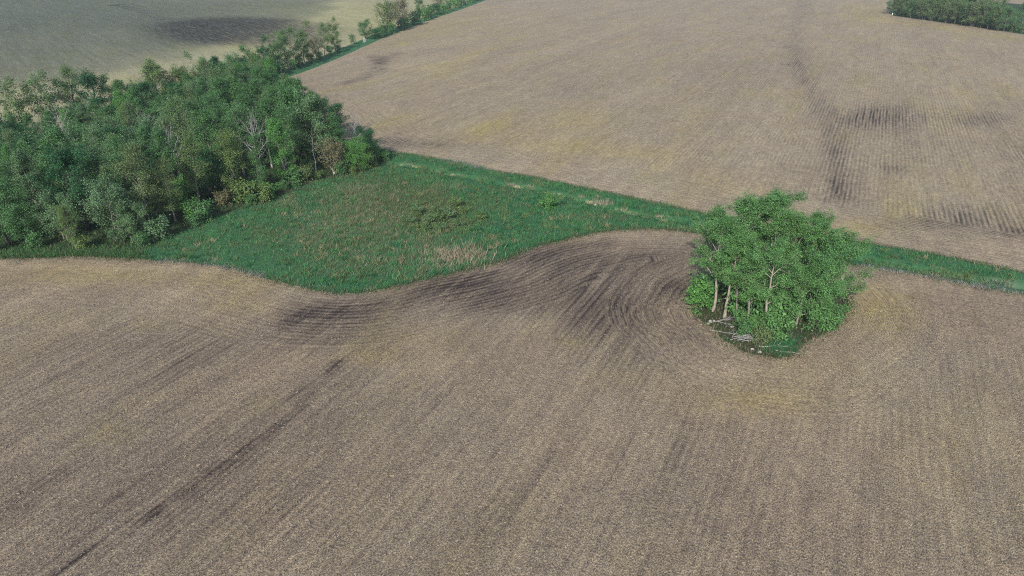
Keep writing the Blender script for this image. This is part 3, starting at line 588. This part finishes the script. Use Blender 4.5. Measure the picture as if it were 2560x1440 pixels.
HS = [((655, 205), 4, 'dark'), ((685, 192), 4.2, 'dark'), ((705, 187), 3.6, 'dark'), ((735, 175), 3.2, 'mid'), ((750, 168), 3.4, 'dark'), ((775, 158), 3, 'mid'), ((800, 150), 2.6, 'mid'), ((825, 138), 3.2, 'mid'), ((845, 131), 2.6, 'dark'),
      ((936, 98), 4.2, 'dark'), ((948, 95), 4.2, 'mid'), ((962, 90), 4.2, 'dark'), ((980, 84), 4.2, 'mid'), ((1005, 76), 5, 'dark'), ((1018, 70), 5, 'dark'), ((1040, 62), 6.5, 'dark'), ((1062, 52), 6, 'bright'), ((1075, 46), 6, 'mid'), ((1088, 38), 6, 'dark'), ((1105, 34), 5.5, 'bright'), ((1120, 28), 5.5, 'mid'), ((1140, 20), 6, 'bright'), ((1155, 14), 6, 'dark'), ((1175, 8), 6, 'bright'), ((1190, 3), 6, 'dark')]
for i, (q, h, lf) in enumerate(HS):
    plant('shrub', P(*q), h, lf, 'dark', 'shrub', f"{HUE[lf]} shrub, {ORD[i]} from the lower end of the hedgerow", 'shrub', 'shrubs of the hedgerow')
plant('shrub', P(912, 106), 1.5, 'white', 'bleached', 'flowering_shrub', 'small white-blossomed shrub on the hedgerow verge', 'shrub')

# ------------------------------------------------------------------ wood at the top right
WT = [((2255, 33), 'round', 10, 'olive', 'dense olive tree at the left corner of the far wood'), ((2285, 40), 'brush', 11, 'olive', 'olive twiggy tree second from the left corner of the far wood'), ((2320, 40), 'round', 11, 'olive', 'olive tree left of the bare-limbed trees in the far wood'),
      ((2345, 46), 'dead', 10, None, 'bare grey tree with pale limbs left of the dark green tree'), ((2372, 48), 'brush', 11, 'olive', 'olive budding tree just left of the dark green tree'), ((2358, 52), 'snag', 7, None, 'short pale leaning trunk at the edge of the far wood'),
      ((2425, 56), 'round', 12, 'dark', 'dark green tree standing out in the middle of the far wood'), ((2445, 48), 'tall', 13, 'mid', 'tall green tree behind the dark green tree'), ((2480, 62), 'dead', 9, None, 'many-limbed bare tree right of the dark green tree'), ((2495, 56), 'sparse', 12, 'yellow', 'yellow-green tree behind the bare many-limbed tree'),
      ((2530, 68), 'bushy', 8, 'blue', 'grey-green tree above the white rubble'), ((2555, 62), 'round', 11, 'mid', "green tree at the picture's right edge in the far wood"), ((2590, 80), 'bushy', 9, 'mid', 'green tree just beyond the right edge'),
]
for q, kd, h, lf, lab in WT: plant(kd, P(*q), h, lf, 'pale' if lf is None else 'grey', 'dead_tree' if lf is None else 'woodland_tree', lab, 'tree', 'trees of the far wood', wide=1.15)
wdir = (WOODL[-1]-wc)/np.hypot(*(WOODL[-1]-wc)); wedge = WOOD0[-1]-wc; wl = np.hypot(*wedge); wedge /= wl
for r_, (dep_, rowname) in enumerate(((9, 'second'), (17, 'third'), (26, 'fourth'), (36, 'fifth'))):
    n_ = 0; a_ = 3.0
    while a_ < 95:
        q = wc+wedge*a_+wdir*dep_+rng.normal(size=2)*.8; a_ += rng.uniform(5, 8)
        if q[0]/q[1] > .86: break
        kd, lf = [('round', 'olive'), ('brush', 'olive'), ('tall', 'mid'), ('bushy', 'pale'), ('round', 'mid'), ('sparse', 'yellow')][int(rng.integers(6))]
        plant(kd, q, rng.uniform(8.5, 12), lf, 'grey', 'woodland_tree', f"{LOOK[kd]} {HUE[lf]} tree, {ORD[n_]} from the left in the {rowname} row of the far wood", 'tree', 'trees of the far wood', wide=1.2); n_ += 1
for i, px in enumerate(range(2238, 2570, 11)):
    py = np.interp(px, [2232, 2300, 2400, 2560], [40, 49, 62, 86])-3
    plant('shrub', P(px, py), rng.uniform(2.5, 5), ['mid', 'dark', 'olive', 'mid', 'pale'][i % 5], 'grey', 'shrub', f"low shrub, {ORD[i]} from the left along the edge of the far wood", 'shrub', 'shrubs along the far wood')

# ------------------------------------------------------------------ bushes in the meadow
plant('shrub', P(1371, 522), 2.3, 'bright', 'grey', 'shrub', 'small round bright green bush alone in the meadow', 'shrub', wide=1.15)
TH = [(1010, 545), (1030, 560), (1045, 540), (1060, 565), (1075, 545), (1090, 560), (1105, 540), (1120, 555), (1135, 535), (1150, 550), (1165, 530), (1060, 525), (1095, 520), (1130, 515), (1040, 575), (1078, 570), (1110, 567), (1140, 562), (1020, 575), (1155, 518), (1170, 545), (1000, 560)]
for q in TH: plant('weedbush', P(*q)+rng.normal(size=2)*1.1, rng.uniform(.7, 1.3), 'pale' if rng.uniform() < .5 else 'yellow', 'grey', 'willow_bush', 'low olive bush of the thicket in the middle of the meadow', 'bush', 'low olive bushes of the meadow thicket', wide=1.5)

# ------------------------------------------------------------------ grass: blades and dead stalks, one mass each
def blade_mat(name):
    T = NT(name); a = T.n('ShaderNodeAttribute', attribute_name='hue').outputs['Vector']
    T.put(T.b.inputs['Base Color'], a); T.b.inputs['Roughness'].default_value = .7; T.b.inputs['Specular IOR Level'].default_value = .2
    tr = T.n('ShaderNodeBsdfTranslucent'); T.put(tr.inputs[0], a); mx = T.n('ShaderNodeMixShader'); mx.inputs[0].default_value = .25
    T.t.links.new(T.b.outputs[0], mx.inputs[1]); T.t.links.new(tr.outputs[0], mx.inputs[2]); T.t.links.new(mx.outputs[0], T.out.inputs[0]); return T.m
BL = blade_mat('grass_blades')
def blades(name, C, h, w, hue, lean=.45):
    n = len(C); a = rng.uniform(0, 2*math.pi, n); d = np.stack([np.cos(a), np.sin(a), np.zeros(n)], 1)*w[:, None]/2
    ln = np.stack([*(rng.normal(size=(2, n))*lean), np.ones(n)], 1)*h[:, None]; B = np.column_stack([C, np.full(n, -.03)])
    co = np.stack([B-d, B+d, B+ln], 1).reshape(-1, 3)
    me = mesh_np(name, co, 3, np.arange(n*3), BL, {'hue': np.repeat(hue, 3, 0)}); o = bpy.data.objects.new(name, me); COL.objects.link(o); return o
def scatter(poly, n, ymax=1e9, xlim=1e9):
    lo, hi = poly.min(0), poly.max(0); lo = np.maximum(lo, [-xlim, -1e9]); hi = np.minimum(hi, [xlim, ymax]); q = rng.uniform(lo, hi, (n, 2)); return q[inside(q, poly)]
def grass_hue(q):
    t, o, g = soil(q, TAN), soil(q, OLI), soil(q, GREY)
    mott = np.sin(q[:, 0]*.27+1.3*np.sin(q[:, 1]*.19+.6))*np.sin(q[:, 1]*.24+1.1*np.sin(q[:, 0]*.15))+.6*np.sin(q[:, 0]*.83+2*np.sin(q[:, 1]*.5))*np.sin(q[:, 1]*.71)
    o = np.clip(o+.30*np.clip(mott, 0, 1), 0, 1); t = np.clip(t+.12*np.clip(-mott-.2, 0, 1), 0, 1); n = len(q); r = rng.uniform(size=n)
    pat = .5+.5*np.sin(q[:, 0]*.35+np.sin(q[:, 1]*.23)*2)*np.sin(q[:, 1]*.31+1.7)
    base = np.array([.044, .182, .074])[None]*(1-pat[:, None])+np.array([.098, .228, .088])[None]*pat[:, None]
    base = base*rng.uniform(.65, 1.3, n)[:, None]
    base = np.where((r < o*.65)[:, None], np.array([.115, .135, .06])*rng.uniform(.7, 1.25, (n, 1)), base)
    r = rng.uniform(size=n)
    base = np.where((r < t*.5+.015)[:, None], np.array([.31, .275, .16])*rng.uniform(.6, 1.25, (n, 1)), base)
    base = np.where((r > 1-g*.85)[:, None], np.array([.30, .28, .26])*rng.uniform(.6, 1.2, (n, 1)), base)
    return base, t, o, g
mq = scatter(MEADOW, 190000, xlim=110)
tc = scatter(MEADOW, 5200, xlim=110); tk = rng.uniform(.25, .8, len(tc)); tq = np.repeat(tc, 34, 0)+rng.normal(size=(len(tc)*34, 2))*np.repeat(tk, 34)[:, None]*.55
tq_in = inside(tq, MEADOW)
_d, _s = dist_line(mq, DITCH); _b = np.interp(mq[:, 0], *BSEG); mq = mq[(_d > .55) | ((_s < 0) & (_d > .15)) | (rng.uniform(size=len(mq)) > _b)]
mq = mq[np.abs(mq[:, 0])/mq[:, 1] < .82]
hue, t, o_, g_ = grass_hue(mq)
hh = rng.uniform(.18, .5, len(mq))*(1+.7*t+.4*o_+.3*g_)
tt, to = soil(tc, TAN), soil(tc, OLI); rr = rng.uniform(size=len(tc)); vis = (np.abs(tc[:, 0])/tc[:, 1] < .82) & ((dist_line(tc, DITCH)[0] > .9) | (rng.uniform(size=len(tc)) > np.interp(tc[:, 0], *BSEG)))
thue = np.where((rr < .05+tt*.55)[:, None], [[.30, .275, .155]], np.where((rr < .34+to*.5)[:, None], [[.145, .200, .080]], np.where((rr < .62)[:, None], [[.040, .160, .066]], [[.085, .245, .085]])))*rng.uniform(.75, 1.2, (len(tc), 1))
kk = np.repeat(vis, 34) & tq_in; thue = (np.repeat(thue, 34, 0)*rng.uniform(.75, 1.25, (len(tq), 1)))[kk]; th = (np.repeat(rng.uniform(.3, .75, len(tc)), 34)*rng.uniform(.6, 1.1, len(tq)))[kk]
mq2 = np.vstack([mq, tq[kk]])
tag(blades('meadow_grass', mq2, np.concatenate([hh, th]), rng.uniform(.05, .12, len(mq2)), np.vstack([hue, thue]), .6), kind='stuff')
hq = scatter(HEDGE, 60000, ymax=680); hue, *_ = grass_hue(hq)
tag(blades('verge_grass', hq, rng.uniform(.3, .9, len(hq)), rng.uniform(.12, .25, len(hq)), hue), kind='stuff')
# ragged weeds along field edges, the grove floor and the copse floor
eq = np.vstack([l[rng.integers(len(l), size=n)] + rng.normal(size=(n, 2))*s for l, n, s in ((L0, 13000, .5), (U0, 8000, .42), (ISL, 3500, .45), (WOOD0, 3000, .8), (GF, 5000, 1.0), (GL, 4000, 1.0), (L0[:k], 5000, .8))])
L0k = L0[:k][np.abs(L0[:k, 0]) < 110]
vq = L0k[rng.integers(len(L0k), size=22000)]+np.column_stack([rng.normal(size=22000)*.5, np.abs(rng.normal(size=22000))*1.7-.1])
mixc = rng.uniform(size=(len(eq), 1)); gq = soil(eq, GREY)[:, None]
hue = np.where(mixc < .5, np.array([.05, .12, .045]), np.where(mixc < .8, np.array([.14, .13, .07]), np.array([.27, .225, .15])))*rng.uniform(.7, 1.2, (len(eq), 1))
hue = np.where(rng.uniform(size=(len(eq), 1)) < gq, np.array([.32, .30, .28]), hue)
vh = np.where(rng.uniform(size=(len(vq), 1)) < .75, np.array([.075, .190, .065]), np.array([.15, .17, .08]))*rng.uniform(.6, 1.25, (len(vq), 1))
tag(blades('bank_weeds', vq, rng.uniform(.25, .8, len(vq)), rng.uniform(.07, .16, len(vq)), vh), kind='stuff')
tag(blades('edge_weeds', eq, rng.uniform(.15, .5, len(eq)), rng.uniform(.05, .12, len(eq)), hue), kind='stuff')
iq = np.vstack([scatter(ISL, 9000), P(1955, 868)+rng.normal(size=(5000, 2))*np.array([1.3, 1.2])]); iq = iq[inside(iq, ISL)]; green = blob(iq, 1955, 862, 45, 30, 1.2)
hue = np.where(rng.uniform(size=(len(iq), 1)) < green[:, None], np.array([.062, .20, .078]), np.where(rng.uniform(size=(len(iq), 1)) < .5, np.array([.075, .10, .045]), np.array([.20, .165, .115])))*rng.uniform(.7, 1.25, (len(iq), 1))
tag(blades('copse_weeds', iq, rng.uniform(.1, .45, len(iq))*(1+.4*np.minimum(green, 1)), rng.uniform(.05, .12, len(iq)), hue), kind='stuff')
gq = scatter(GROVE, 60000, xlim=110); hue = np.where(rng.uniform(size=(len(gq), 1)) < .6, np.array([.065, .160, .055]), np.array([.11, .11, .06]))*rng.uniform(.6, 1.3, (len(gq), 1))
tag(blades('undergrowth', gq, rng.uniform(.2, .8, len(gq)), rng.uniform(.1, .25, len(gq)), hue), kind='stuff')

# ------------------------------------------------------------------ small things
def rock_mesh(seed, sx, sy, sz):
    import bmesh
    r = np.random.default_rng(seed); bm = bmesh.new(); bmesh.ops.create_icosphere(bm, subdivisions=2, radius=.5)
    for v in bm.verts:
        f = 1+.22*math.sin(v.co.x*5+seed)+.18*math.sin(v.co.y*6+seed*2)*math.cos(v.co.z*5)+r.normal()*.05; v.co = Vector((v.co.x*sx*f, v.co.y*sy*f, (v.co.z+.3)*sz*f))
    me = bpy.data.meshes.new('rock'); bm.to_mesh(me); bm.free(); me.materials.append(ROCK); return me
T = NT('limestone'); pos = T.n('ShaderNodeTexCoord').outputs['Object']; n_ = T.noise(pos, 4, 4, .65)
T.put(T.b.inputs['Base Color'], T.mix(n_, (.22, .205, .18, 1), (.50, .47, .42, 1))); T.b.inputs['Roughness'].default_value = .9; T.bump(n_, .6, .08); ROCK = T.m
for i, (q, s, lab) in enumerate([((1770, 810), .55, 'pale stone at the left foot of the copse'), ((1776, 806), .8, 'largest pale stone below the leftmost copse trunk'), ((1786, 803), .5, 'pale stone right of the largest stone below the copse'), ((1830, 818), .6, 'pale stone beside the left end of the branch pile'),
                                 ((1880, 874), .6, 'pale stone at the front edge of the copse weeds'), ((1898, 882), .7, 'pale stone at the very front of the copse'), ((1488, 513), .7, 'cream stone at the left end of the ditch rubble'), ((1745, 545), .5, 'pale stone in the grass left of the copse')]):
    o = bpy.data.objects.new('rock', rock_mesh(i+1, s*.7, s*.55, s*.4)); COL.objects.link(o); o.location = (*P(*q), 0); tag(o, lab, 'rock', 'pale stones')
for i, (px, py) in enumerate([(2512, 60), (2518, 62), (2524, 60), (2530, 59), (2536, 63), (2542, 62), (2527, 65), (2549, 66), (2521, 66), (2462, 49)]):
    s = rng.uniform(1.0, 2.0); o = bpy.data.objects.new('rock', rock_mesh(40+i, s, s*.8, s*.7)); COL.objects.link(o); o.location = (*P(px, py+4), 0); o.rotation_euler.z = i
    tag(o, 'white rubble block lying at the foot of the trees in the far wood', 'rock', 'white rubble in the far wood')
def branch_obj(name, q, length, az, seed, bark, label, group=None, r0=.07, nf=5, rise=.12):
    r = np.random.default_rng(seed); t = np.linspace(0, 1, 8); d = np.array([math.cos(az), math.sin(az)])
    def path(s, dd, L, z0, zr):
        p = np.zeros((8, 3)); p[:, :2] = s[:2]+dd*L*t[:, None]+np.cumsum(r.normal(size=(8, 2)), 0)*L*.03; p[:, 2] = z0+zr*t*L+.1*np.sin(t*3)*L*.2; return p
    m = path(np.zeros(3), d, length, r0, rise); segs = [(m, r0*np.linspace(1, .3, 8), 6)]
    for i in range(nf):
        f = r.uniform(.2, .9); s = m[int(f*7)]; a2 = az+r.choice([-1, 1])*r.uniform(.4, 1.1); segs.append((path(s, np.array([math.cos(a2), math.sin(a2)]), length*r.uniform(.25, .5), s[2], r.uniform(-.05, .35)), r0*.5*np.linspace(1, .25, 8), 4))
    v, f = tubes(segs); me = mesh_np(name, v, 4, f, BARK[bark]); o = bpy.data.objects.new(name, me); COL.objects.link(o); o.location = (*P(*q), 0.02); return tag(o, label, 'branch', group)
branch_obj('fallen_branch', (1935, 878), 2.6, -.35, 1, 'bleached', 'bleached forked branch lying across the bright green weeds', 'fallen branches at the copse', .075, 3, .02)
branch_obj('fallen_branch', (1895, 866), 3.2, -.1, 2, 'bleached', 'long pale branch lying left of the bright green weeds', 'fallen branches at the copse', .07, 5, .05)
branch_obj('fallen_branch', (1918, 862), 2.2, 1.9, 3, 'bleached', 'pale branch sticking up beside the bright green weeds', 'fallen branches at the copse', .06, 3, .35)
branch_obj('fallen_branch', (1780, 828), 3.6, -.45, 4, 'dead', 'thin grey branch lying along the front left copse edge', 'fallen branches at the copse', .05, 3, .03)
for i in range(9):
    branch_obj('fallen_branch', (1826+i*5, 852-(i % 3)*5), rng.uniform(2.0, 3.6), rng.uniform(-.6, .9), 20+i, 'dead', 'grey dead branch in the tangled pile in front of the copse', 'dead branch pile at the copse', .05, 5, rng.uniform(.05, .35))
for i in range(4):
    branch_obj('fallen_branch', (1782+i*7, 806-i), rng.uniform(1.5, 2.6), rng.uniform(-1, .6), 40+i, 'dead', 'short grey branch in the small heap under the leftmost trunk', 'small branch heap at the copse', .045, 4, .15)
branch_obj('fallen_log', (838, 437), 3.2, 2.1, 60, 'bleached', 'pale leaning dead trunk under the brownish tree at the meadow edge', None, .16, 0, .9)
branch_obj('fallen_branch', (690, 482), 7.0, .25, 61, 'dark', 'long dark dead branch lying along the grove edge above the meadow', None, .08, 5, .04)
branch_obj('fallen_branch', (160, 628), 3.2, .1, 62, 'grey', 'bare branch lying at the grove edge by the stubble field', None, .06, 3, .05)
# dead stalk tufts over the ditch bank
def tuft(q, n, h, spread, hue, label, name='dead_reed_tuft', cat='reeds'):
    c = np.tile(P(*q), (n, 1))+rng.normal(size=(n, 2))*np.array(spread); o = blades(name, c-P(*q), rng.uniform(.5, 1.1, n)*h, np.full(n, .07), np.array(hue)[None]*rng.uniform(.6, 1.2, (n, 1)), .3)
    o.location = (*P(*q), 0.02); return (tag(o, label, cat, 'dead reed tufts along the ditch'))
for q, n, h, sp, lab in [((1493, 508), 70, 1.1, (.5, .3), 'left tuft of bleached reeds over the dark ditch hole'), ((1516, 511), 80, 1.3, (.6, .3), 'right tuft of bleached reeds over the dark ditch hole'), ((1454, 494), 40, .7, (.4, .2), 'small straw tuft left of the dark ditch hole'), ((1280, 463), 60, .6, (.55, .2), 'straw tuft on the bank midway along the ditch'), ((1325, 468), 60, .6, (.55, .2), 'straw tuft right of the midway bank'), ((1555, 525), 60, .5, (.6, .2), 'flat straw tuft right of the dark ditch hole'), ((1655, 543), 60, .6, (.6, .2), 'straw tuft on the ditch bank nearest the copse'), ((1150, 440), 50, .5, (.55, .2), 'flat straw tuft on the far half of the ditch'), ((1025, 412), 50, .5, (.5, .2), 'straw tuft at the ditch end by the grove')]:
    tuft(q, n, h, sp, (.42, .36, .26), lab)
c = P(1148, 640); rq = np.tile(c, (900, 1))+rng.normal(size=(900, 2))*np.array([2.8, 2.2])*rng.uniform(.3, 1.3, (900, 1)); o = blades('dead_reed_bed', rq-c, rng.uniform(.5, 1.1, 900), np.full(900, .08), np.array([[.42, .34, .25]])*rng.uniform(.6, 1.2, (900, 1)), .35); o.location = (*c, 0); tag(o, 'tan patch of dead reeds at the front of the meadow', 'reeds')
# white marker post at the corner of the far wood
pc = P(2229, 42); mp_ = bpy.data.objects.new('marker_post', None); COL.objects.link(mp_); mp_.location = (*pc, 0); tag(mp_, 'white marker post at the left corner of the far wood', 'post')
T = NT('white_paint'); T.b.inputs['Base Color'].default_value = (.8, .8, .78, 1); T.b.inputs['Roughness'].default_value = .5; WP = T.m
for nm, p, r, m in (('pole', [(0, 0, -.2), (0, 0, .5), (.02, 0, .9)], [.10, .09, .08], BARK['dark']), ('cap', [(.02, 0, .9), (.05, 0, 1.2), (.10, 0, 1.8), (.13, 0, 2.2), (.14, 0, 2.26)], [.08, .20, .24, .19, .04], WP)):
    v, f = tubes([(np.array(p, float), r, 10)]); o = bpy.data.objects.new(nm, mesh_np(nm, v, 4, f, m)); COL.objects.link(o); o.parent = mp_

# ------------------------------------------------------------------ corn residue lying on the near field: husks, leaves, stalk pieces
def residue(n, y0, y1, sc):
    y = np.sqrt(rng.uniform(y0*y0, y1*y1, n)); q = np.column_stack([rng.uniform(-1.05, 1.05, n)*y, y]); q = q[inside(q, NEARP) & ~inside(q, ISL)]
    keep_ = (rng.uniform(size=len(q)) > soil(q, DARK)*1.1) & (rng.uniform(size=len(q)) > sstep(q[:, 1], 55, 98)); q = q[keep_]; m = len(q)
    dl = np.minimum(dist_line(q, L0[::4])[0], dist_line(q, ISL[::4])[0]); az = np.where(dl < 12, rng.uniform(0, 6.28, m), AZ+rng.normal(size=m)*.8)
    d = np.column_stack([np.sin(az), np.cos(az), rng.normal(size=m)*.18]); e = np.column_stack([np.cos(az), -np.sin(az), rng.normal(size=m)*.35])
    L_ = (rng.gamma(3, .018, m)+.035)[:, None]*sc; w = rng.uniform(.012, .035, m)[:, None]*sc; c = np.column_stack([q, rng.uniform(.015, .05, m)])
    zz = .10*np.sin(q[:, 0]*.043+1)*np.sin(q[:, 1]*.051)+.04*np.sin(q[:, 0]*.21)*np.sin(q[:, 1]*.17+2); c[:, 2] += zz
    co = np.stack([c-d*L_-e*w, c-d*L_+e*w, c+d*L_+e*w, c+d*L_-e*w], 1).reshape(-1, 3)
    hue = np.array([[.37, .31, .225]])*rng.uniform(.45, 1.25, (m, 1))+rng.normal(size=(m, 1))*np.array([[.0, .0, .02]])
    return co, np.repeat(hue, 4, 0)
co, hue = residue(150000, 26, 98, .95)
me = mesh_np('corn_residue', co, 4, np.arange(len(co)), BL, {'hue': np.clip(hue, 0, 1)}); o = bpy.data.objects.new('corn_residue', me); COL.objects.link(o); tag(o, kind='stuff')

# ------------------------------------------------------------------ light haze over the fields
def build_haze():
    import bmesh
    bm = bmesh.new(); bmesh.ops.create_cube(bm, size=1); me = bpy.data.meshes.new('haze'); bm.to_mesh(me); bm.free()
    o = bpy.data.objects.new('haze', me); COL.objects.link(o); o.scale = (8800, 6200, 48); o.location = (0, 1300, 22); o['kind'] = 'stuff'
    m = bpy.data.materials.new('haze_air'); m.use_nodes = True; t = m.node_tree; t.nodes.remove(t.nodes['Principled BSDF'])
    pv = t.nodes.new('ShaderNodeVolumePrincipled'); pv.inputs['Density'].default_value = HAZE; pv.inputs['Color'].default_value = (.90, .95, 1, 1); pv.inputs['Anisotropy'].default_value = .25
    t.links.new(pv.outputs[0], t.nodes['Material Output'].inputs['Volume']); me.materials.append(m)
HAZE = .00019
build_haze()
